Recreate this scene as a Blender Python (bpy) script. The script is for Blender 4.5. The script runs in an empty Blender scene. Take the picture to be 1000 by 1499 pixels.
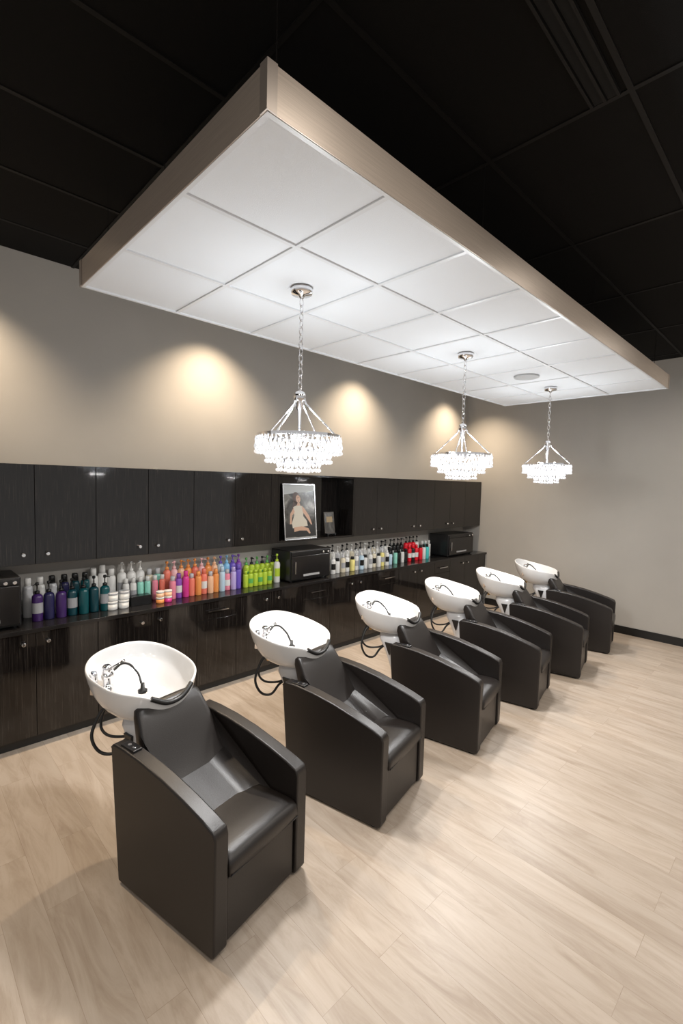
import bpy, bmesh, math, random
from mathutils import Vector, Matrix
random.seed(7)
S = bpy.context.scene
COL = S.collection
try:
    S.view_settings.view_transform = 'Standard'
except Exception: pass

# ------------------------------------------------------------------ helpers
def nt(name):
    m = bpy.data.materials.new(name); m.use_nodes = True
    t = m.node_tree; b = t.nodes['Principled BSDF']
    return m, t, b
def mat(name, col, rough=.5, metal=0., emis=None, es=0., bump=0., bscale=200., coat=0., spec=None):
    m, t, b = nt(name)
    b.inputs['Base Color'].default_value = (*col, 1)
    b.inputs['Roughness'].default_value = rough
    b.inputs['Metallic'].default_value = metal
    if coat: b.inputs['Coat Weight'].default_value = coat; b.inputs['Coat Roughness'].default_value = .05
    if spec is not None: b.inputs['Specular IOR Level'].default_value = spec
    if emis:
        b.inputs['Emission Color'].default_value = (*emis, 1); b.inputs['Emission Strength'].default_value = es
    if bump:
        tc = t.nodes.new('ShaderNodeTexCoord'); n = t.nodes.new('ShaderNodeTexNoise')
        n.inputs['Scale'].default_value = bscale; n.inputs['Detail'].default_value = 3
        bp = t.nodes.new('ShaderNodeBump'); bp.inputs['Strength'].default_value = bump; bp.inputs['Distance'].default_value = .002
        t.links.new(tc.outputs['Object'], n.inputs['Vector']); t.links.new(n.outputs['Fac'], bp.inputs['Height'])
        t.links.new(bp.outputs['Normal'], b.inputs['Normal'])
    return m
def ramp(t, stops):
    r = t.nodes.new('ShaderNodeValToRGB')
    e = r.color_ramp.elements
    e[0].position, e[0].color = stops[0][0], (*stops[0][1], 1)
    e[1].position, e[1].color = stops[-1][0], (*stops[-1][1], 1)
    for p, c in stops[1:-1]:
        x = e.new(p); x.color = (*c, 1)
    return r
def mapped(t, scale, rot=(0,0,0), loc=(0,0,0)):
    tc = t.nodes.new('ShaderNodeTexCoord'); mp = t.nodes.new('ShaderNodeMapping')
    mp.inputs['Scale'].default_value = scale; mp.inputs['Rotation'].default_value = rot; mp.inputs['Location'].default_value = loc
    t.links.new(tc.outputs['Object'], mp.inputs['Vector']); return mp

def link(o, parent=None):
    COL.objects.link(o)
    if parent: o.parent = parent
    return o
def empty(name, loc=(0,0,0), rz=0.):
    e = bpy.data.objects.new(name, None); e.empty_display_size = .1
    e.location = loc; e.rotation_euler = (0,0,rz); COL.objects.link(e); return e
def bm_obj(name, bm, mats, parent=None, smooth=False, bevel=0., seg=3, subsurf=0):
    bmesh.ops.recalc_face_normals(bm, faces=bm.faces[:])
    me = bpy.data.meshes.new(name); bm.to_mesh(me); bm.free()
    for m in (mats if isinstance(mats, (list, tuple)) else [mats]): me.materials.append(m)
    if smooth:
        for p in me.polygons: p.use_smooth = True
    o = bpy.data.objects.new(name, me); link(o, parent)
    if bevel:
        md = o.modifiers.new('bevel', 'BEVEL'); md.width = bevel; md.segments = seg; md.limit_method = 'ANGLE'
        for p in me.polygons: p.use_smooth = True
        wn = o.modifiers.new('wn', 'WEIGHTED_NORMAL'); wn.keep_sharp = True
    if subsurf:
        md = o.modifiers.new('sub', 'SUBSURF'); md.levels = md.render_levels = subsurf
    return o
def add_box(bm, x0,x1,y0,y1,z0,z1, mi=0):
    v = [bm.verts.new(p) for p in ((x0,y0,z0),(x1,y0,z0),(x1,y1,z0),(x0,y1,z0),(x0,y0,z1),(x1,y0,z1),(x1,y1,z1),(x0,y1,z1))]
    for f in ((0,3,2,1),(4,5,6,7),(0,1,5,4),(1,2,6,5),(2,3,7,6),(3,0,4,7)):
        fc = bm.faces.new([v[i] for i in f]); fc.material_index = mi
def box(name, x0,x1,y0,y1,z0,z1, m, parent=None, bevel=0.):
    bm = bmesh.new(); add_box(bm, x0,x1,y0,y1,z0,z1)
    return bm_obj(name, bm, m, parent, bevel=bevel)
def add_lathe(bm, c, prof, seg=20, mi=0, M=None):
    rings = []
    for r, z in prof:
        ring = []
        for i in range(seg):
            a = 2*math.pi*i/seg
            p = Vector((r*math.cos(a), r*math.sin(a), z))
            if M: p = M @ p
            ring.append(bm.verts.new(p + Vector(c)))
        rings.append(ring)
    for k in range(len(rings)-1):
        for i in range(seg):
            f = bm.faces.new((rings[k][i], rings[k][(i+1)%seg], rings[k+1][(i+1)%seg], rings[k+1][i]))
            f.material_index = mi; f.smooth = True
    for rg in (rings[0][::-1], rings[-1]):
        f = bm.faces.new(rg); f.material_index = mi
def tube(name, pts, r, m, parent=None, cyclic=False, poly=False, res=3):
    cu = bpy.data.curves.new(name, 'CURVE'); cu.dimensions = '3D'; cu.bevel_depth = r; cu.bevel_resolution = res
    cu.use_fill_caps = True
    if poly:
        sp = cu.splines.new('POLY'); sp.points.add(len(pts)-1)
        for i, p in enumerate(pts): sp.points[i].co = (*p, 1)
    else:
        sp = cu.splines.new('BEZIER'); sp.bezier_points.add(len(pts)-1); sp.resolution_u = 10
        for i, p in enumerate(pts):
            bp = sp.bezier_points[i]; bp.co = p; bp.handle_left_type = bp.handle_right_type = 'AUTO'
    sp.use_cyclic_u = cyclic
    cu.materials.append(m)
    o = bpy.data.objects.new(name, cu); link(o, parent); return o

# ------------------------------------------------------------------ materials
def wall_material(name, col):
    m, t, b = nt(name)
    mp = mapped(t, (1,1,1)); n = t.nodes.new('ShaderNodeTexNoise'); n.inputs['Scale'].default_value = 1.3; n.inputs['Detail'].default_value = 5
    r = ramp(t, [(.3, tuple(c*.95 for c in col)), (.7, tuple(c*1.04 for c in col))])
    t.links.new(mp.outputs[0], n.inputs['Vector']); t.links.new(n.outputs['Fac'], r.inputs[0]); t.links.new(r.outputs[0], b.inputs['Base Color'])
    b.inputs['Roughness'].default_value = .75
    n2 = t.nodes.new('ShaderNodeTexNoise'); n2.inputs['Scale'].default_value = 180
    bp = t.nodes.new('ShaderNodeBump'); bp.inputs['Strength'].default_value = .12; bp.inputs['Distance'].default_value = .002
    t.links.new(mp.outputs[0], n2.inputs['Vector']); t.links.new(n2.outputs['Fac'], bp.inputs['Height']); t.links.new(bp.outputs[0], b.inputs['Normal'])
    return m
M_wall = wall_material('taupe_paint', (.41,.385,.35))

def floor_material():
    m, t, b = nt('pale_oak_planks')
    mp = mapped(t, (1,1,1), rot=(0,0,math.radians(90)))
    br = t.nodes.new('ShaderNodeTexBrick'); br.offset = .37; br.offset_frequency = 2
    br.inputs['Scale'].default_value = 1; br.inputs['Brick Width'].default_value = 1.22; br.inputs['Row Height'].default_value = .165
    br.inputs['Mortar Size'].default_value = .0009; br.inputs['Mortar Smooth'].default_value = .2; br.inputs['Bias'].default_value = 0
    br.inputs['Color1'].default_value = (0,0,0,1); br.inputs['Color2'].default_value = (1,1,1,1); br.inputs['Mortar'].default_value = (.5,.5,.5,1)
    t.links.new(mp.outputs[0], br.inputs['Vector'])
    mg = mapped(t, (11,1.6,1))
    add = t.nodes.new('ShaderNodeVectorMath'); add.operation = 'MULTIPLY_ADD'
    add.inputs[1].default_value = (7,7,7)
    t.links.new(br.outputs['Color'], add.inputs[0]); t.links.new(mg.outputs[0], add.inputs[2])
    n = t.nodes.new('ShaderNodeTexNoise'); n.inputs['Scale'].default_value = 1.0; n.inputs['Detail'].default_value = 10; n.inputs['Roughness'].default_value = .68; n.inputs['Distortion'].default_value = .9
    t.links.new(add.outputs[0], n.inputs['Vector'])
    r = ramp(t, [(.26,(.325,.255,.195)),(.40,(.405,.33,.262)),(.55,(.475,.40,.33)),(.78,(.53,.465,.395))])
    t.links.new(n.outputs['Fac'], r.inputs[0])
    r2 = ramp(t, [(0,(.93,.925,.92)),(1,(1.04,1.04,1.04))]); t.links.new(br.outputs['Color'], r2.inputs[0])
    mx = t.nodes.new('ShaderNodeMixRGB'); mx.blend_type = 'MULTIPLY'; mx.inputs[0].default_value = 1
    t.links.new(r.outputs[0], mx.inputs[1]); t.links.new(r2.outputs[0], mx.inputs[2])
    mx2 = t.nodes.new('ShaderNodeMixRGB'); mx2.blend_type = 'MULTIPLY'
    mx2.inputs[2].default_value = (.72,.68,.64,1)
    t.links.new(br.outputs['Fac'], mx2.inputs[0]); t.links.new(mx.outputs[0], mx2.inputs[1])
    t.links.new(mx2.outputs[0], b.inputs['Base Color'])
    b.inputs['Roughness'].default_value = .36; b.inputs['Specular IOR Level'].default_value = .42
    return m
M_floor = floor_material()

def darkwood():
    m, t, b = nt('dark_striated_laminate')
    mp = mapped(t, (1,1,.02)); n = t.nodes.new('ShaderNodeTexNoise'); n.inputs['Scale'].default_value = 220; n.inputs['Detail'].default_value = 3
    r = ramp(t, [(.36,(.005,.0042,.004)),(.52,(.010,.0082,.0074)),(.62,(.018,.015,.013)),(.77,(.044,.037,.032))])
    t.links.new(mp.outputs[0], n.inputs['Vector']); t.links.new(n.outputs['Fac'], r.inputs[0]); t.links.new(r.outputs[0], b.inputs['Base Color'])
    b.inputs['Roughness'].default_value = .06; b.inputs['Specular IOR Level'].default_value = .6
    return m
M_wood = darkwood()
M_wood_in = mat('dark_cabinet_interior', (.006,.005,.005), .3)
M_counter = mat('black_countertop', (.012,.011,.011), .16)
M_kick = mat('black_toe_kick', (.01,.01,.01), .4)
M_base = mat('black_baseboard_vinyl', (.008,.008,.008), .35)
M_chrome = mat('polished_chrome', (.85,.85,.87), .09, 1.)
M_leather = mat('dark_brown_leather', (.0125,.0098,.0088), .38, bump=.3, bscale=260)
M_piping = mat('leather_piping', (.005,.0042,.004), .4)
M_ceramic = mat('white_ceramic', (.68,.68,.68), .1, coat=.4)
M_ped = mat('white_glossy_plastic', (.68,.68,.69), .2)
M_black = mat('black_plastic', (.008,.008,.009), .28)
M_rubber = mat('black_rubber', (.012,.012,.012), .4)
M_tile = mat('white_acoustic_tile', (.76,.785,.82), .9, bump=.5, bscale=300)
M_tbar = mat('white_t_bar', (.70,.715,.74), .4)
M_darktile = mat('black_acoustic_tile', (.0045,.0040,.0036), .9, bump=.4, bscale=250, spec=.2)
M_darkbar = mat('black_t_bar', (.0065,.0058,.0052), .6, spec=.25)
M_void = mat('black_void', (.001,.001,.001), .9)
def fascia():
    m, t, b = nt('brushed_champagne_metal')
    mp = mapped(t, (.6,.6,40)); n = t.nodes.new('ShaderNodeTexNoise'); n.inputs['Scale'].default_value = 8; n.inputs['Detail'].default_value = 4
    r = ramp(t, [(.3,(.50,.42,.35)),(.7,(.60,.51,.43))])
    t.links.new(mp.outputs[0], n.inputs['Vector']); t.links.new(n.outputs['Fac'], r.inputs[0]); t.links.new(r.outputs[0], b.inputs['Base Color'])
    b.inputs['Metallic'].default_value = .45; b.inputs['Roughness'].default_value = .36
    return m
M_fascia = fascia()
M_crystal = mat('cut_crystal', (.9,.92,.96), .06, .35, emis=(.93,.96,1.), es=.45)  # faint emission stands in for bulb light caught by the crystals
M_bulb = mat('lamp_bulb', (1,1,1), .3, emis=(1,.97,.93), es=25)
M_lens = mat('downlight_lens', (1,1,1), .3, emis=(1,.8,.6), es=6)

# ------------------------------------------------------------------ room shell
ZC = 3.82; XR = 7.54; YB = 4.54; XL = -3.0; YF = -4.0
box('floor', XL-.1, XR+.1, YF-.1, YB+.1, -.1, 0, M_floor)
box('wall_back', XL-.1, XR+.1, YB, YB+.1, 0, ZC+.12, M_wall)
box('wall_right', XR, XR+.1, YF-.1, YB, 0, ZC+.12, M_wall)
box('baseboard_right', XR-.012, XR, YF, 4.04, 0, .11, M_base)

bm = bmesh.new(); add_box(bm, XL, XR, YF, YB, ZC, ZC+.1, 0)
yy = []; k = -9
while True:
    y = 1.37 + .675*k; k += 1
    if y > YB: break
    if y > YF: yy.append(y)
for y in yy: add_box(bm, XL, XR, y-.012, y+.012, ZC-.006, ZC, 1)
k = -4
while True:
    x = 2.40 + 1.22*k; k += 1
    if x > XR: break
    if x > XL: add_box(bm, x-.012, x+.012, YF, YB, ZC-.0062, ZC, 1)
bm_obj('ceiling', bm, [M_darktile, M_darkbar])
bm = bmesh.new()
for i in range(3): add_box(bm, 1.0, 2.38, .73+i*.055, .742+i*.055, ZC-.022, ZC-.006, 0)
for i in range(2): add_box(bm, 1.0, 2.38, .744+i*.055, .783+i*.055, ZC-.010, ZC-.0065, 1)
bm_obj('ceiling_air_diffuser', bm, [M_darkbar, M_void])

# ------------------------------------------------------------------ suspended canopy
CX0, CX1, CY0, CY1, CZ0, CZ1 = .885, 6.372, 1.285, 3.245, 3.212, 3.365
can = empty('suspended_ceiling_cloud', (0,0,0))
box('tile_panel', CX0+.012, CX1-.012, CY0+.012, CY1-.012, CZ0+.012, CZ0+.03, M_tile, can)
bm = bmesh.new()
xs = [CX0 + .6097*i for i in range(10)]; ys = [CY0, 1.90, 2.57, CY1]
for x in xs[1:-1]: add_box(bm, x-.012, x+.012, CY0+.012, CY1-.012, CZ0+.004, CZ0+.013)
for y in ys[1:-1]: add_box(bm, CX0+.012, CX1-.012, y-.012, y+.012, CZ0+.0035, CZ0+.0125)
e = .022
add_box(bm, CX0+.004, CX1-.004, CY0+.004, CY0+e, CZ0, CZ0+.0135); add_box(bm, CX0+.004, CX1-.004, CY1-e, CY1-.004, CZ0, CZ0+.0135)
add_box(bm, CX0+.004, CX0+e, CY0+e, CY1-e, CZ0, CZ0+.0135); add_box(bm, CX1-e, CX1-.004, CY0+e, CY1-e, CZ0, CZ0+.0135)
bm_obj('t_bar_grid', bm, M_tbar, can)
bm = bmesh.new(); th = .012
add_box(bm, CX0+.004, CX1-.004, CY0, CY0+th, CZ0+.002, CZ1)
add_box(bm, CX0+.004, CX1-.004, CY1-th, CY1, CZ0+.002, CZ1)
add_box(bm, CX0, CX0+th, CY0+.001, CY1-.001, CZ0+.002, CZ1)
add_box(bm, CX1-th, CX1, CY0+.001, CY1-.001, CZ0+.002, CZ1)
bm_obj('fascia', bm, M_fascia, can)
bm = bmesh.new()
for cx, sx in ((CX0,1),(CX1,-1)):
    for cy, sy in ((CY0,1),(CY1,-1)):
        q = .004
        L = [(cx-q*sx, cy-q*sy),(cx+.036*sx, cy-q*sy),(cx+.036*sx, cy-.0005*sy),(cx-.0005*sx, cy-.0005*sy),(cx-.0005*sx, cy+.036*sy),(cx-q*sx, cy+.036*sy)]
        A = [bm.verts.new((x,y,CZ0+.001)) for x,y in L]; B = [bm.verts.new((x,y,CZ1+.002)) for x,y in L]
        bm.faces.new(A[::-1]); bm.faces.new(B)
        for i in range(6): bm.faces.new((A[i],A[(i+1)%6],B[(i+1)%6],B[i]))
bm_obj('corner_trim', bm, mat('satin_corner_trim', (.42,.36,.31), .35, .5), can)
for i, (x, y) in enumerate([(1.0,3.1),(1.0,2.3),(1.0,1.4),(2.4,1.4),(2.4,3.1),(4.2,1.4),(4.2,3.1),(6.2,1.4),(6.2,3.1)]):
    tube('hanger_wire_%d' % i, [(x,y,CZ0+.03),(x,y,ZC)], .0025, M_chrome if i < 3 else M_darkbar, can, poly=True)
bm = bmesh.new(); add_lathe(bm, (4.85,2.24,CZ0-.004), [(.125,0.014),(.125,0),(.118,-.002),(.11,0),(.01,-.001)], 40)
bm_obj('speaker_grille', bm, mat('grey_speaker_mesh', (.45,.46,.47), .6), can)

# ------------------------------------------------------------------ chandeliers
def add_drop(bm, c, w, h, mi=0):
    x, y, z = c; n = 5; a0 = random.random()*6
    top = bm.verts.new((x,y,z)); bot = bm.verts.new((x,y,z-h))
    r1 = [bm.verts.new((x+w*math.cos(a0+2*math.pi*i/n), y+w*math.sin(a0+2*math.pi*i/n), z-h*.62)) for i in range(n)]
    for i in range(n):
        bm.faces.new((top, r1[i], r1[(i+1)%n])).material_index = mi
        bm.faces.new((bot, r1[(i+1)%n], r1[i])).material_index = mi
def chandelier(x, y):
    P = empty('crystal_chandelier', (x, y, 0))
    bm = bmesh.new()
    add_lathe(bm, (0,0,0), [(.066,CZ0+.008),(.068,CZ0-.012),(.062,CZ0-.028),(.02,CZ0-.036),(.012,CZ0-.05)], 32)
    add_lathe(bm, (0,0,0), [(.012,2.61),(.03,2.60),(.036,2.585),(.036,2.555),(.024,2.545),(.024,2.50),(.012,2.49),(.008,2.33),(.008,2.18)], 24)
    bm_obj('canopy_and_hub', bm, M_chrome, P, smooth=False)
    bm = bmesh.new()
    z = CZ0-.05; k = 0; L = .052
    while z - L*.72 > 2.60:
        R = Matrix.Rotation(math.pi/2*(k%2), 3, 'Z')
        pts = []
        for i in range(14):
            a = 2*math.pi*i/14
            pts.append(Vector((.013*math.cos(a), 0, (.026)*math.sin(a))))
        rings = []
        for i, p in enumerate(pts):
            q = pts[(i+1)%14]-pts[i-1]; q.normalize(); nrm = Vector((0,1,0)); bi = q.cross(nrm)
            rings.append([bm.verts.new(R@(p + .0032*(math.cos(b)*nrm+math.sin(b)*bi)) + Vector((0,0,z-L*.5))) for b in (0,1.257,2.513,3.77,5.027)])
        for i in range(14):
            for j in range(5):
                f = bm.faces.new((rings[i][j], rings[i][(j+1)%5], rings[(i+1)%14][(j+1)%5], rings[(i+1)%14][j])); f.smooth = True
        z -= L*.80; k += 1
    bm_obj('chain', bm, M_chrome, P)
    RZ = 2.335
    for i in range(4):
        a = math.radians(20+90*i); c, s = math.cos(a), math.sin(a)
        tube('arm_%d'%(i+1), [(.03*c,.03*s,2.57),(.045*c,.045*s,2.53),(.245*c,.245*s,RZ+.004)], .005, M_chrome, P, poly=True)
    bm = bmesh.new()
    for r, zz in ((.255,RZ),(.195,2.245),(.125,2.185)):
        seg = 56; R4 = []
        for (rr, zq) in ((r+.004,zz-.012),(r+.004,zz+.006),(r-.004,zz+.006),(r-.004,zz-.012)):
            R4.append([bm.verts.new((rr*math.cos(2*math.pi*i/seg), rr*math.sin(2*math.pi*i/seg), zq)) for i in range(seg)])
        for q in range(4):
            for i in range(seg):
                bm.faces.new((R4[q][i], R4[q][(i+1)%seg], R4[(q+1)%4][(i+1)%seg], R4[(q+1)%4][i]))
    for i in range(4):
        Mx = Matrix.Rotation(math.radians(20+90*i), 3, 'Z'); za, zb = RZ-.006, RZ+.002
        v = [bm.verts.new(Mx@Vector(p)) for p in ((.005,-.004,za),(.255,-.004,za),(.255,.004,za),(.005,.004,za),(.005,-.004,zb),(.255,-.004,zb),(.255,.004,zb),(.005,.004,zb))]
        for f in ((0,3,2,1),(4,5,6,7),(0,1,5,4),(1,2,6,5),(2,3,7,6),(3,0,4,7)): bm.faces.new([v[j] for j in f])
    bm_obj('hoops', bm, M_chrome, P)
    bm = bmesh.new()
    for r, zt, n, rows in ((.262,RZ-.004,54,2),(.23,RZ-.02,38,2),(.20,2.245,44,1),(.165,2.24,30,1),(.13,2.19,28,1),(.07,2.185,16,1)):
        for k in range(rows):
            for i in range(n):
                a = 2*math.pi*(i+.5*(k%2))/n + r*9
                jr = r + random.uniform(-.004,.004)
                add_drop(bm, (jr*math.cos(a), jr*math.sin(a), zt-.036*k), .0082, .042 if k < rows-1 else .05)
    for r, zt, n in ((.262,2.245,42),(.20,2.19,32),(.13,2.138,21),(.065,2.132,11)):
        for i in range(n):
            a = 2*math.pi*i/n + r
            c = Vector((r*math.cos(a), r*math.sin(a), zt-.012))
            bmesh.ops.create_icosphere(bm, subdivisions=1, radius=.0118, matrix=Matrix.Translation(c))
    bm_obj('crystal_drops', bm, M_crystal, P)
    bm = bmesh.new()
    for i in range(4):
        a = math.radians(65+90*i)
        c = Vector((.12*math.cos(a), .12*math.sin(a), 2.345))
        bmesh.ops.create_icosphere(bm, subdivisions=2, radius=.012, matrix=Matrix.Translation(c))
        add_lathe(bm, (c.x,c.y,0), [(.009,2.29),(.009,2.338)], 10, 1)
    bm_obj('bulbs', bm, [M_bulb, M_chrome], P, smooth=True)
    l = bpy.data.lights.new('lamp_up', 'POINT'); l.energy = 33; l.shadow_soft_size = .06; l.color = (.92,.97,1)
    o = bpy.data.objects.new('lamp_up', l); o.location = (0,0,2.44); link(o, P)
    l = bpy.data.lights.new('lamp_down', 'AREA'); l.shape = 'DISK'; l.size = .16; l.energy = 24; l.color = (1,.98,.96)
    o = bpy.data.objects.new('lamp_down', l); o.location = (0,0,2.10); link(o, P)
for x in (1.83, 3.69, 5.54): chandelier(x, 2.265)

# ------------------------------------------------------------------ recessed wall downlights and added fill spots
def ceiling_spot(x, y, energy, angle, blend, col, soft=.04):
    P = empty('downlight_or_fill_spot', (x, y, ZC))
    bm = bmesh.new(); add_lathe(bm, (0,0,0), [(.075,-.006),(.075,-.012),(.062,-.014),(.055,-.0075)], 28)
    bm_obj('trim_ring', bm, M_darkbar, P)
    bm = bmesh.new(); add_lathe(bm, (0,0,0), [(.054,-.0075),(.054,-.0125),(.001,-.0126)], 24)
    bm_obj('lens', bm, M_lens, P)
    l = bpy.data.lights.new('spot', 'SPOT'); l.energy = energy; l.spot_size = math.radians(angle); l.spot_blend = blend
    l.color = col; l.shadow_soft_size = soft
    o = bpy.data.objects.new('spot', l); o.location = (0,0,-.03); link(o, P)
warm = (1,.80,.58)
for x in (.25, 2.42, 4.63, 6.85): ceiling_spot(x, 4.08, 215, 112, .85, warm)
for x in (-.6, 1.5, 3.9, 6.2):  # unseen fill spots, added to brighten floor, fascia and walls
    for y in (.2, -1.6): ceiling_spot(x, y, 112, 168, .7, (1,.93,.85), .12)

# ------------------------------------------------------------------ cabinets
def knob(bm, x, y, z, mi=1):
    M = Matrix.Rotation(math.pi/2, 3, 'X')
    add_lathe(bm, (x, y, z), [(.006,0),(.006,.014),(.014,.018),(.015,.024),(.011,.028)], 14, mi, M)
XCL = -1.36; XE = XR-.004; YE = YB-.004
UY = 4.20; UZ0, UZ1 = 1.37, 2.14
up = empty('wall_cabinet_run', (0,0,0))
box('carcass_left', XCL, 3.13, UY+.02, YE, UZ0, UZ1, M_wood_in, up)
box('carcass_right', 4.31, XE, UY+.02, YE, UZ0, UZ1, M_wood_in, up)
box('niche_back', 3.13, 4.31, YB-.03, YE, UZ0, UZ1, M_wood, up)
box('niche_shelf', 3.13, 4.31, UY, YB-.03, UZ0, UZ0+.022, M_wood, up)
box('niche_top', 3.13, 4.31, UY, YB-.03, UZ1-.022, UZ1, M_wood, up)
box('niche_side_panel', 3.115, 3.135, UY, YB-.03, UZ0, UZ1, M_wood, up)
box('niche_end_panel', 4.305, 4.325, UY, YB-.03, UZ0, UZ1, M_wood, up)
bm = bmesh.new(); bk = bmesh.new()
seams = [1.25-.434*i for i in range(6,0,-1)] + [1.25,1.684,2.118,2.57,3.02]
def doors(bm, seams, y, z0, z1):
    for a, b in zip(seams[:-1], seams[1:]): add_box(bm, a+.002, b-.002, y, y+.019, z0+.002, z1-.002)
doors(bm, seams, UY, UZ0, UZ1); add_box(bm, 3.022, 3.113, UY, UY+.019, UZ0+.002, UZ1-.002)
seams2 = [4.327,4.77,5.21,5.66,6.11,6.56,7.01,7.532]
doors(bm, seams2, UY, UZ0, UZ1)
bm_obj('doors', bm, M_wood, up, bevel=.0015)
for cx in (1.684, .816, -.052, 2.57):
    for d in (-.08,.08): knob(bk, cx+d, UY, 1.45, 0)
for cx in (4.77, 5.66, 6.56):
    for d in (-.08,.08): knob(bk, cx+d, UY, 1.45, 0)
bm_obj('knobs', bk, M_chrome, up)

LY = 4.07; CT = .912
lo = empty('base_cabinet_run', (0,0,0))
box('carcass', XCL, XE, LY+.02, YE, .09, CT-.032, M_wood_in, lo)
box('toe_kick', XCL, XE, LY+.035, YE, 0, .09, M_kick, lo)
box('countertop', XCL, XE, 4.045, YE, CT-.032, CT, M_counter, lo, bevel=.002)
bm = bmesh.new(); bk = bmesh.new()
z0, z1 = .075, CT-.036
def pair(x0, w=.435):
    for i in (0,1): add_box(bm, x0+i*w+.002, x0+(i+1)*w-.002, LY, LY+.019, z0, z1)
    for d in (-.08,.08): knob(bk, x0+w+d, LY, .80, 0)
def drawer(x0, w=.43):
    add_box(bm, x0+.002, x0+w-.002, LY, LY+.019, z0, .70)
    add_box(bm, x0+.002, x0+w-.002, LY, LY+.019, .704, z1)
    c = x0+w/2
    add_box(bk, c-.11, c+.11, LY-.03, LY-.022, .782, .792)
    for d in (-.09,.09): add_box(bk, c+d-.004, c+d+.004, LY-.024, LY, .783, .791)
pair(1.22); pair(.35); pair(-.52); pair(-1.39+.03)
drawer(2.09); pair(2.52); drawer(3.39); pair(3.82); drawer(4.69); pair(5.12); drawer(5.99); pair(6.42)
add_box(bm, 7.292, XR-.006, LY, LY+.019, z0, z1)
bm_obj('doors', bm, M_wood, lo, bevel=.0015)
bm_obj('handles', bk, M_chrome, lo)

# ------------------------------------------------------------------ towel warmers
def warmer(x0, x1, y0, y1, h):
    P = empty('towel_warmer_cabinet', ((x0+x1)/2, y0, CT)); w = (x1-x0)/2; d = y1-y0
    box('case', -w, w, .02, d, .012, h, M_black, P, bevel=.01)
    box('door', -w+.012, w-.012, 0, .022, .03, h-.06, M_counter, P, bevel=.008)
    box('control_strip', -w+.012, w-.012, .004, .022, h-.055, h-.01, M_black, P, bevel=.004)
    box('handle', -w+.05, -w+.062, -.018, .004, .10, h-.12, M_chrome, P, bevel=.003)
    box('label', -w*.4, w*.4, -.001, .003, .06, .085, mat('grey_print', (.35,.35,.35), .5), P)
    bm = bmesh.new()
    for i in (-1,1):
        for j in (.05, d-.04): add_lathe(bm, (i*(w-.04), j, 0), [(.014,0),(.014,.014)], 12)
    bm_obj('feet', bm, M_black, P)
    bm = bmesh.new(); knob(bm, w*.55, .004, h-.033, 0); knob(bm, w*.8, .004, h-.033, 0); bm_obj('dials', bm, M_chrome, P)
warmer(.26, .71, 4.12, 4.50, .385)
warmer(3.25, 3.86, 4.12, 4.50, .36)
warmer(6.45, 7.2, 4.12, 4.50, .36)

# ------------------------------------------------------------------ bottles
pal = {}
def cm(key, col, rough=.25):
    if key not in pal: pal[key] = mat('plastic_'+key, col, rough)
    return pal[key]
C = dict(navy=(.02,.018,.07), plum=(.05,.018,.11), teal=(.005,.075,.085), dteal=(.005,.045,.058), white=(.72,.71,.68), cream=(.68,.61,.46),
         orange=(.85,.32,.09), coral=(.85,.22,.15), pink=(.82,.25,.33), hot=(.70,.05,.28), purple=(.25,.08,.42), violet=(.16,.10,.48), sky=(.25,.55,.80),
         lime=(.45,.60,.05), green=(.12,.42,.10), mint=(.30,.68,.55), peach=(.88,.52,.32), red=(.75,.015,.03), black=(.01,.01,.01), yellow=(.80,.70,.25),
         aqua=(.08,.55,.52), grey=(.35,.35,.36), ltblue=(.50,.65,.76), silver=(.55,.55,.56), lav=(.50,.40,.70), blush=(.85,.50,.50))
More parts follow.
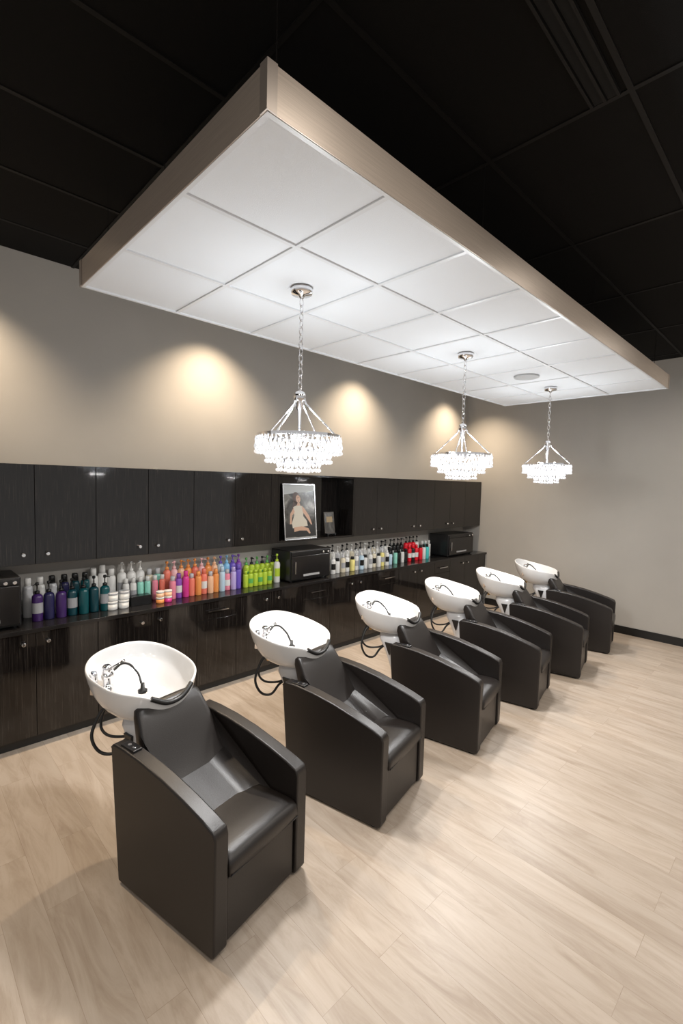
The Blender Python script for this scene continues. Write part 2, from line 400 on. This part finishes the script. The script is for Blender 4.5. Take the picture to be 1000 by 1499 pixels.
class Group:
    def __init__(s, name, parent=None): s.name = name; s.bm = bmesh.new(); s.keys = []; s.parent = parent
    def mi(s, k):
        if k not in s.keys: s.keys.append(k)
        return s.keys.index(k)
    def done(s):
        bm_obj(s.name, s.bm, [cm(k, C[k]) for k in s.keys], s.parent)
    def pump(s, x, y, col, cap='black', r=.036, h=.20, label=None, tot=.095):
        bm = s.bm; z = CT
        add_lathe(bm, (x,y,z), [(r*.94,0),(r,.006),(r,h*.86),(r*.92,h*.93),(r*.6,h*.985),(.016,h)], 18, s.mi(col))
        add_lathe(bm, (x,y,z), [(.018,h),(.018,h+.022),(.008,h+.025),(.005,h+.03),(.005,h+tot-.03),(.013,h+tot-.026),(.014,h+tot-.01),(.009,h+tot-.004)], 12, s.mi(cap))
        a = random.uniform(-.9,.9)-1.57
        M = Matrix.Rotation(a, 3, 'Z') @ Matrix.Rotation(math.pi/2*1.06, 3, 'Y')
        add_lathe(bm, (x,y,z+h+tot-.014), [(.006,0),(.0055,.03),(.004,.05)], 8, s.mi(cap), M)
        if label: s.lab(x, y, r, h, label)
    def lab(s, x, y, r, h, label, f0=.3, f1=.68):
        rr = r+.0012; n = 9; a0 = -math.pi*.92; a1 = -math.pi*.08; lo_, hi_ = [], []
        for i in range(n):
            a = a0+(a1-a0)*i/(n-1)
            lo_.append(s.bm.verts.new((x+rr*math.cos(a), y+rr*math.sin(a), CT+h*f0))); hi_.append(s.bm.verts.new((x+rr*math.cos(a), y+rr*math.sin(a), CT+h*f1)))
        for i in range(n-1):
            f = s.bm.faces.new((lo_[i],lo_[i+1],hi_[i+1],hi_[i])); f.material_index = s.mi(label)
    def cyl(s, x, y, col, cap='white', r=.03, h=.22, label=None):
        bm = s.bm; z = CT
        add_lathe(bm, (x,y,z), [(r*.93,0),(r,.005),(r,h*.72),(r*.9,h*.78),(r*.6,h*.8)], 18, s.mi(col))
        add_lathe(bm, (x,y,z), [(r*.66,h*.8),(r*.66,h*.97),(r*.55,h)], 16, s.mi(cap))
        if label: s.lab(x, y, r, h*.75, label)
    def tub(s, x, y, col, cap='white', r=.045, h=.075, z=0):
        add_lathe(s.bm, (x,y,CT+z), [(r*.9,0),(r*.97,.005),(r*.97,h*.7)], 20, s.mi(col))
        add_lathe(s.bm, (x,y,CT+z), [(r,h*.7),(r,h*.97),(r*.93,h)], 20, s.mi(cap))

HP = empty('hair_product_bottles', (0,0,0))
g = Group('litre_pump_bottles', HP)
for i, c in enumerate(['plum','navy','plum','dteal','teal','dteal','teal']):
    g.pump(.835+.083*i, 4.26+.015*(i%2), c, 'black', .038, .215, None if i%3 else 'grey')
for i, (x, c) in enumerate(((.80,'silver'),(.885,'white'),(.97,'silver'),(1.06,'navy'),(1.14,'dteal'),(1.22,'teal'))): g.cyl(x, 4.41, c, 'black' if i>1 else 'white', .036, .32)
g.done()
g = Group('white_bottles', HP)
for x, h in ((1.30,.34),(1.375,.36),(1.45,.32)): g.cyl(x, 4.46, 'white', 'white', .038, h)
for x in (1.535,1.62,1.70): g.pump(x, 4.44, 'white', 'white', .040, .28, 'grey')
for x, c in ((1.79,'cream'),(1.87,'mint')): g.cyl(x, 4.45, c, 'silver', .034, .28)
for x in (1.385,1.48): g.tub(x, 4.24, 'white', 'white'); g.tub(x+.005, 4.242, 'white', 'silver', z=.077)
g.tub(1.43, 4.34, 'white', 'white', .045, .11)
for x, c in ((1.545,'white'),(1.61,'white'),(1.675,'mint'),(1.74,'mint'),(1.81,'pink'),(1.88,'coral')): g.cyl(x, 4.365, c, 'white', .028, .23, 'grey' if c=='white' else None)
g.done()
box('product_display_box', 1.54, 1.72, 4.22, 4.31, CT, CT+.085, M_black, HP, bevel=.003)
g = Group('styling_bottles', HP)
for x, c in ((1.79,'orange'),(1.865,'hot')): g.tub(x, 4.20, c, 'white', .036, .055); g.tub(x+.002, 4.203, 'peach', 'white', .036, .055, z=.056)
front = ['pink','purple','hot','coral','orange','coral','peach','orange','ltblue','pink','lav','violet']
for i, c in enumerate(front):
    g.cyl(1.94+.066*i, 4.27+.012*(i%2), c, c if i%3 else 'silver', .031, .22+.018*((i*7)%3), 'white' if i%4==1 else None)
back = ['coral','blush','peach','orange','coral','blush','orange','peach','ltblue','sky','violet','purple']
for i, c in enumerate(back): g.pump(1.95+.073*i, 4.42, c, c if i%2 else 'orange' if i<8 else 'violet', .035, .26, None, .085)
for i in range(6): g.cyl(2.75+.062*i, 4.27, 'lime', 'lime', .029, .18, 'green' if i%2 else None)
for i in range(6): g.pump(2.84+.07*i, 4.40, 'lime', 'black' if i%2 else 'green', .034, .215, 'green' if i%3==0 else None, .085)
g.pump(3.17, 4.28, 'white', 'lime', .036, .24, 'lime', .09)
g.done()
g = Group('backbar_product_bottles', HP)
for i in range(15):
    c = ['white','cream','white','silver','white'][i%5]
    g.pump(3.98+.088*i, 4.41, c, 'black' if i%3 else 'white', .038, .23+.01*(i%3), 'grey' if i%2 else None)
for i in range(14):
    c = ['white','white','cream','white','yellow','white','ltblue'][i%7]
    (g.cyl if i%3==1 else g.pump)(4.02+.087*i, 4.25+.014*(i%2), c, ['white','black','silver'][i%3], .035, .19, ['black',None,'grey'][i%3])
for i in range(4): g.pump(5.315+.085*i, 4.40, 'black', 'black', .037, .25, 'white' if i%2 else None)
for i in range(4): g.cyl(5.28+.08*i, 4.27, ['mint','black','white','black'][i], 'black', .032, .20)
for i in range(4): g.pump(5.70+.09*i, 4.41, 'red' if i<3 else 'white', 'black', .040, .26)
for i in range(3): g.cyl(5.62+.085*i, 4.28, ['red','black','red'][i], 'red', .035, .24, 'white')
for i in range(3): g.cyl(5.90+.085*i, 4.28, ['red','white','aqua'][i], 'black', .035, .23)
for i in range(3): g.cyl(6.10+.09*i, 4.40, ['white','aqua','white'][i], 'white', .035, .26)
g.done()

# ------------------------------------------------------------------ poster in the niche
pz = UZ0+.022
P = empty('framed_poster', (3.535, 4.30, pz+.001)); P.rotation_euler = (math.radians(-6), 0, 0)
Pw, Ph = .245, .645
box('backing', -Pw, Pw, 0, .012, 0, Ph, M_black, P)
bm = bmesh.new(); f = .012
for a in ((-Pw,Pw,0,f),(-Pw,Pw,Ph-f,Ph),(-Pw,-Pw+f,f,Ph-f),(Pw-f,Pw,f,Ph-f)): add_box(bm, a[0],a[1],-.008,0,a[2],a[3])
bm_obj('frame', bm, mat('silver_frame', (.6,.6,.6), .25, .8), P)
mm, t, b = nt('poster_backdrop')
mp = mapped(t, (1,1,1)); n = t.nodes.new('ShaderNodeTexNoise'); n.inputs['Scale'].default_value = 7; n.inputs['Detail'].default_value = 6; n.inputs['Distortion'].default_value = 1.2
r = ramp(t, [(.35,(.02,.018,.016)),(.55,(.09,.085,.075)),(.75,(.32,.31,.28))]); t.links.new(mp.outputs[0], n.inputs['Vector']); t.links.new(n.outputs['Fac'], r.inputs[0]); t.links.new(r.outputs[0], b.inputs['Base Color']); b.inputs['Roughness'].default_value = .2
box('print', -Pw+f, Pw-f, -.002, 0, f, Ph-f, mm, P)
pm = [mat('print_dress', (.58,.52,.42), .3), mat('print_skin', (.55,.33,.22), .3), mat('print_hair', (.06,.025,.012), .3), mat('print_rock', (.015,.013,.012), .3), mat('print_sky', (.45,.46,.45), .3)]
bm = bmesh.new()
def poly(pts, mi, d):
    vs = [bm.verts.new((x, -.0022-d, z)) for x, z in pts]; fc = bm.faces.new(vs); fc.material_index = mi
def ell(cx, cz, rx, rz, mi, d, n=20, rot=0):
    poly([(cx+rx*math.cos(2*math.pi*i/n)*math.cos(rot)-rz*math.sin(2*math.pi*i/n)*math.sin(rot), cz+rx*math.cos(2*math.pi*i/n)*math.sin(rot)+rz*math.sin(2*math.pi*i/n)*math.cos(rot)) for i in range(n)], mi, d)
poly([(-.23,.52),(.23,.56),(.23,.63),(-.23,.63)], 4, .0001)
poly([(-.23,.02),(.23,.02),(.23,.17),(.12,.15),(.02,.20),(-.10,.14),(-.23,.20)], 3, .0002)
ell(-.045,.475,.055,.075,2,.0003,rot=.3)
poly([(-.09,.45),(-.12,.35),(-.10,.28),(-.05,.32),(-.03,.42)],2,.0003)
poly([(-.10,.37),(-.03,.395),(.03,.38),(.05,.30),(.045,.26),(.10,.20),(.11,.14),(.0,.13),(-.12,.12),(-.13,.18),(-.09,.27)],0,.0004)
ell(-.02,.465,.034,.046,1,.0005,rot=.2); poly([(-.03,.42),(0,.42),(.01,.385),(-.05,.385)],1,.0005)
ell(-.032,.478,.006,.0035,2,.0008); ell(-.008,.482,.006,.0035,2,.0008); ell(-.017,.441,.010,.004,3,.0008)
poly([(.03,.385),(.07,.35),(.14,.26),(.18,.16),(.165,.15),(.115,.22),(.04,.31)],1,.0006)
poly([(-.095,.36),(-.15,.29),(-.16,.17),(-.135,.17),(-.12,.27),(-.08,.31)],1,.0006)
poly([(-.10,.13),(.02,.14),(.12,.11),(.15,.05),(.13,.045),(.09,.085),(-.02,.09),(-.10,.075)],1,.0007)
bm_obj('print_figure', bm, pm, P)
P = empty('small_framed_sign', (4.01, 4.30, pz+.001)); P.rotation_euler = (math.radians(-8),0,0)
box('frame', -.085,.085,0,.012,.03,.30, mat('dark_bronze', (.05,.04,.03), .4), P, bevel=.002)
box('print', -.072,.072,-.002,.001,.044,.286, mm, P)
box('print_band', -.05,.05,-.0035,-.002,.17,.24, mat('print_gold', (.28,.2,.1), .4), P)
box('easel_lip', -.075,.075,-.03,.012,.018,.03, M_black, P)
bm = bmesh.new()
for x in (-.06,.06): add_box(bm, x-.006,x+.006,-.03,.012,0,.02)
bm_obj('easel_feet', bm, M_black, P)

# ------------------------------------------------------------------ shampoo chairs
def rim(theta, a=.280, b=.285, n=2.45):
    c, s = math.cos(theta), math.sin(theta)
    x = a*math.copysign(abs(c)**(2/n), c); y = b*math.copysign(abs(s)**(2/n), s)
    yn = y/b
    x *= (1 + .05*yn)
    z = .955 + .045*yn + .03*max(0,yn)**3
    d = (theta + math.pi/2 + math.pi) % (2*math.pi) - math.pi
    z -= .07*math.exp(-(d/.40)**2)
    return x, y, z
BY = .965
def basin(P):
    N = 72; bm = bmesh.new(); rings = []
    outer = [(.30,1.0,-.06),(.45,.985,-.055),(.62,.92,-.045),(.76,.79,-.03),(.87,.58,-.015),(.945,.33,-.005),(.985,.12,0),(1.0,.03,0)]
    inner = [(.992,-.015,0),(.965,-.012,0),(.940,.03,0),(.915,.15,0),(.87,.34,-.005),(.80,.44,-.008),(.68,.58,-.012),(.55,.76,-.02),(.38,.84,-.03),(.16,.87,-.035),(.07,.88,-.035)]
    for q, (s, t_, dy) in enumerate(outer+inner):
        ring = []
        for i in range(N):
            th = 2*math.pi*i/N; x, y, z = rim(th); tt = t_
            if q > len(outer)+3 and s > .5: tt -= (.10 if s < .85 else .03)*max(0, y/.285)
            if q > len(outer)+3 and s > .5: tt += .10*max(0, -y/.285)
            ring.append(bm.verts.new((x*s, BY+dy+y*s, z + (.725-z)*tt)))
        rings.append(ring)
    for k in range(len(rings)-1):
        for i in range(N): bm.faces.new((rings[k][i], rings[k][(i+1)%N], rings[k+1][(i+1)%N], rings[k+1][i]))
    bm.faces.new(rings[0][::-1]); bm.faces.new(rings[-1])
    bm_obj('basin', bm, M_ceramic, P, smooth=True, subsurf=1)
    bm = bmesh.new(); add_lathe(bm, (0,BY-.035,.755), [(.032,0),(.034,.006),(.028,.009),(.02,.006)], 24); bm_obj('drain', bm, M_chrome, P)
    pts = []
    for i in range(9):
        th = -math.pi/2 + (-.5 + i/8)*.85; x, y, z = rim(th); pts.append((x*.99, BY+y*.99, z+.002))
    tube('neck_rest', pts, .014, M_rubber, P)
    fx, fy, fz = -.155, BY+.115, .86
    bm = bmesh.new()
    add_lathe(bm, (fx,fy,fz-.05), [(.034,0),(.034,.062),(.022,.07),(.02,.135),(.026,.142),(.026,.175),(.016,.185)], 20)
    add_lathe(bm, (fx-.03,fy-.01,fz+.075), [(.015,-.0),(.018,.005),(.018,.055),(.012,.06)], 14, 0, Matrix.Rotation(math.radians(90),3,'Y'))
    add_lathe(bm, (fx+.02,fy-.01,fz+.11), [(.008,0),(.007,.06),(.010,.065),(.010,.085)], 12, 0, Matrix.Rotation(math.radians(75),3,'Y'))
    add_lathe(bm, (fx-.07,fy+.01,fz-.01), [(.02,0),(.02,.11),(.014,.125)], 14)
    bm_obj('faucet', bm, M_chrome, P)
    tube('spray_hose', [(fx+.03,fy-.02,fz+.10),(fx+.085,fy-.03,fz+.125),(fx+.125,fy-.09,fz+.08),(fx+.125,fy-.14,fz+.02)], .0065, M_rubber, P)
    bm = bmesh.new(); add_lathe(bm, (fx+.125,fy-.15,fz-.035), [(.012,0),(.026,.006),(.026,.022),(.012,.03),(.010,.06)], 18)
    bm_obj('spray_head', bm, M_rubber, P)
    bm = bmesh.new()
    sec = [(.10,.30,.80,.055),(.115,.42,.81,.075),(.135,.56,.835,.10),(.155,.68,.87,.125),(.13,.745,.885,.11)]
    rg = []
    for w, z, yc, d in sec:
        rg.append([bm.verts.new((w*math.copysign(abs(math.cos(a))**.6, math.cos(a)), yc+d*math.copysign(abs(math.sin(a))**.6, math.sin(a)), z)) for a in [2*math.pi*i/28 for i in range(28)]])
    for k in range(len(rg)-1):
        for i in range(28): bm.faces.new((rg[k][i],rg[k][(i+1)%28],rg[k+1][(i+1)%28],rg[k+1][i]))
    bm.faces.new(rg[0][::-1]); bm.faces.new(rg[-1])
    bm_obj('pedestal_shroud', bm, M_ped, P, smooth=True)
    bm = bmesh.new()
    vs = [bm.verts.new(p) for p in ((-.150,.83,.66),(-.150,.90,.66),(-.134,.86,.55),(-.165,.83,.66),(-.165,.90,.66),(-.155,.86,.55))]
    for fc in ((0,1,2),(5,4,3),(0,3,4,1),(1,4,5,2),(2,5,3,0)): bm.faces.new([vs[i] for i in fc])
    bm_obj('tilt_lever', bm, M_black, P)
    tube('supply_hose_1', [(-.13,BY+.10,.80),(-.20,BY+.13,.70),(-.235,BY+.12,.58),(-.17,BY+.06,.50),(-.11,BY+.0,.58),(-.08,.86,.66)], .009, M_rubber, P)
    tube('supply_hose_2', [(-.10,BY+.13,.80),(-.15,BY+.17,.68),(-.16,BY+.15,.60),(-.10,BY+.06,.57),(-.06,.88,.66)], .008, M_rubber, P)
    bm = bmesh.new(); add_lathe(bm, (-.13,BY+.10,.735), [(.013,0),(.015,.004),(.015,.03),(.01,.04)], 12)
    bm_obj('hose_fitting', bm, mat('brass', (.6,.4,.15), .3, 1.), P)

def chair(x, y, rz):
    P = empty('shampoo_chair', (x, y, 0), rz)
    prof = [(.012,.014),(0,.03),(-.004,.545),(.01,.575),(.08,.603),(.20,.638),(.36,.677),(.52,.703),(.66,.715),(.755,.715),(.775,.695),(.745,.35),(.715,.014)]
    for side, nm in ((-1,'arm_left'),(1,'arm_right')):
        bm = bmesh.new(); xa, xb = side*.232, side*.31
        A = [bm.verts.new((xa, p[0], p[1])) for p in prof]; B = [bm.verts.new((xb, p[0], p[1])) for p in prof]
        bm.faces.new(A); bm.faces.new(B[::-1])
        for i in range(len(prof)): bm.faces.new((A[i], A[(i+1)%len(prof)], B[(i+1)%len(prof)], B[i]))
        bm_obj(nm, bm, M_leather, P, bevel=.018, seg=5)
        xo = side*.3055
        tube(nm+'_piping', [(xo, p[0]+ (0.005 if k<3 else 0), p[1]-(.005 if k>2 else 0)) for k, p in enumerate(prof[1:11])], .0028, M_piping, P, poly=True, res=1)
    box('front_panel', -.225, .225, .014, .05, .03, .322, M_leather, P, bevel=.006)
    box('rear_panel', -.235, .235, .66, .715, .02, .66, M_leather, P, bevel=.012)
    box('seat_base', -.234, .234, .05, .66, .10, .335, M_piping, P)
    bm = bmesh.new()
    for sx in (-.27,.27):
        for yy_ in (.06,.66): add_lathe(bm, (sx,yy_,0), [(.024,0),(.022,.03)], 14)
    bm_obj('feet', bm, M_black, P)
    pr = [(.04,.330,.226),(.0,.331,.228),(-.012,.342,.229),(-.014,.385,.230),(-.006,.408,.231),(.018,.422,.231),(.06,.427,.231),(.14,.425,.231),(.23,.419,.231),(.30,.416,.231),(.36,.420,.231),(.41,.434,.231),(.455,.462,.231),(.498,.505,.231),(.537,.556,.231),(.575,.613,.230),(.615,.680,.224),(.655,.746,.214),(.69,.800,.204),(.72,.838,.198),(.748,.848,.193),(.772,.835,.190),(.775,.79,.19),(.74,.70,.20),(.70,.60,.215)]
    US = [-1,-.985,-.95,-.85,-.65,-.4,-.15,.15,.4,.65,.85,.95,.985,1]; nx = len(US)-1; bm = bmesh.new(); G = []
    for k, (yy_, zz, w) in enumerate(pr):
        a = pr[max(0,k-1)]; b_ = pr[min(len(pr)-1,k+1)]; ty, tz = b_[0]-a[0], b_[1]-a[1]; L = math.hypot(ty,tz); ny, nz = -tz/L, ty/L
        row = []
        for j in range(nx+1):
            u = US[j]; au = abs(u); cr = .009*(1-au**3) - (.016 if au>.99 else .006 if au>.97 else .001 if au>.93 else 0)
            if k < 4: cr *= .4
            cc = -.010*(1-u*u)*math.exp(-((k-15)/3.5)**2)
            row.append(bm.verts.new((u*w, yy_+ny*(cr+cc), zz+nz*(cr+cc))))
        G.append(row)
    for k in range(len(G)-1):
        for j in range(nx): bm.faces.new((G[k][j],G[k][j+1],G[k+1][j+1],G[k+1][j]))
    for j in (0,nx):
        loop = [G[k][j] for k in range(len(G))]
        bm.faces.new(loop if j else loop[::-1])
    bm.faces.new([v for v in G[0]] + [v for v in G[-1][::-1]])
    bmesh.ops.triangulate(bm, faces=[f for f in bm.faces if len(f.verts) > 4])
    bm_obj('seat_and_back_cushion', bm, M_leather, P, smooth=True)
    tube('seat_front_seam', [(-.228,-.013,.345),(.228,-.013,.345)], .0028, M_piping, P, poly=True)
    box('control_pad', -.295, -.247, .60, .71, .705, .722, M_black, P, bevel=.004)
    bm = bmesh.new()
    for q in (.63,.67): add_lathe(bm, (-.271,q,.721), [(.009,0),(.009,.004)], 12)
    bm_obj('control_buttons', bm, M_chrome, P)
    basin(P)
R12 = math.radians(12)
for fx, fy in ((.945,1.675),(2.042,1.70),(3.175,1.71),(4.25,1.71),(5.31,1.70),(6.42,1.73)):
    chair(fx+.31*math.cos(R12), fy+.31*math.sin(R12), R12)

# ------------------------------------------------------------------ world + camera
w = bpy.data.worlds.new('world'); w.use_nodes = True; S.world = w
w.node_tree.nodes['Background'].inputs[0].default_value = (1,.98,.96,1); w.node_tree.nodes['Background'].inputs[1].default_value = .5

cam = bpy.data.cameras.new('camera'); co = bpy.data.objects.new('camera', cam); COL.objects.link(co)
d1 = Vector((704,24,-685)).normalized(); d2 = Vector((-668,58,-685)); d2 = (d2 - d1*d2.dot(d1)).normalized(); d3 = d1.cross(d2)
R = Matrix((d1, d2, d3))
co.matrix_world = Matrix.Translation((0,0,2.05)) @ R.to_4x4()
cam.sensor_fit = 'HORIZONTAL'; cam.sensor_width = 24; cam.lens = 685/1000*24; cam.clip_start = .05
S.camera = co
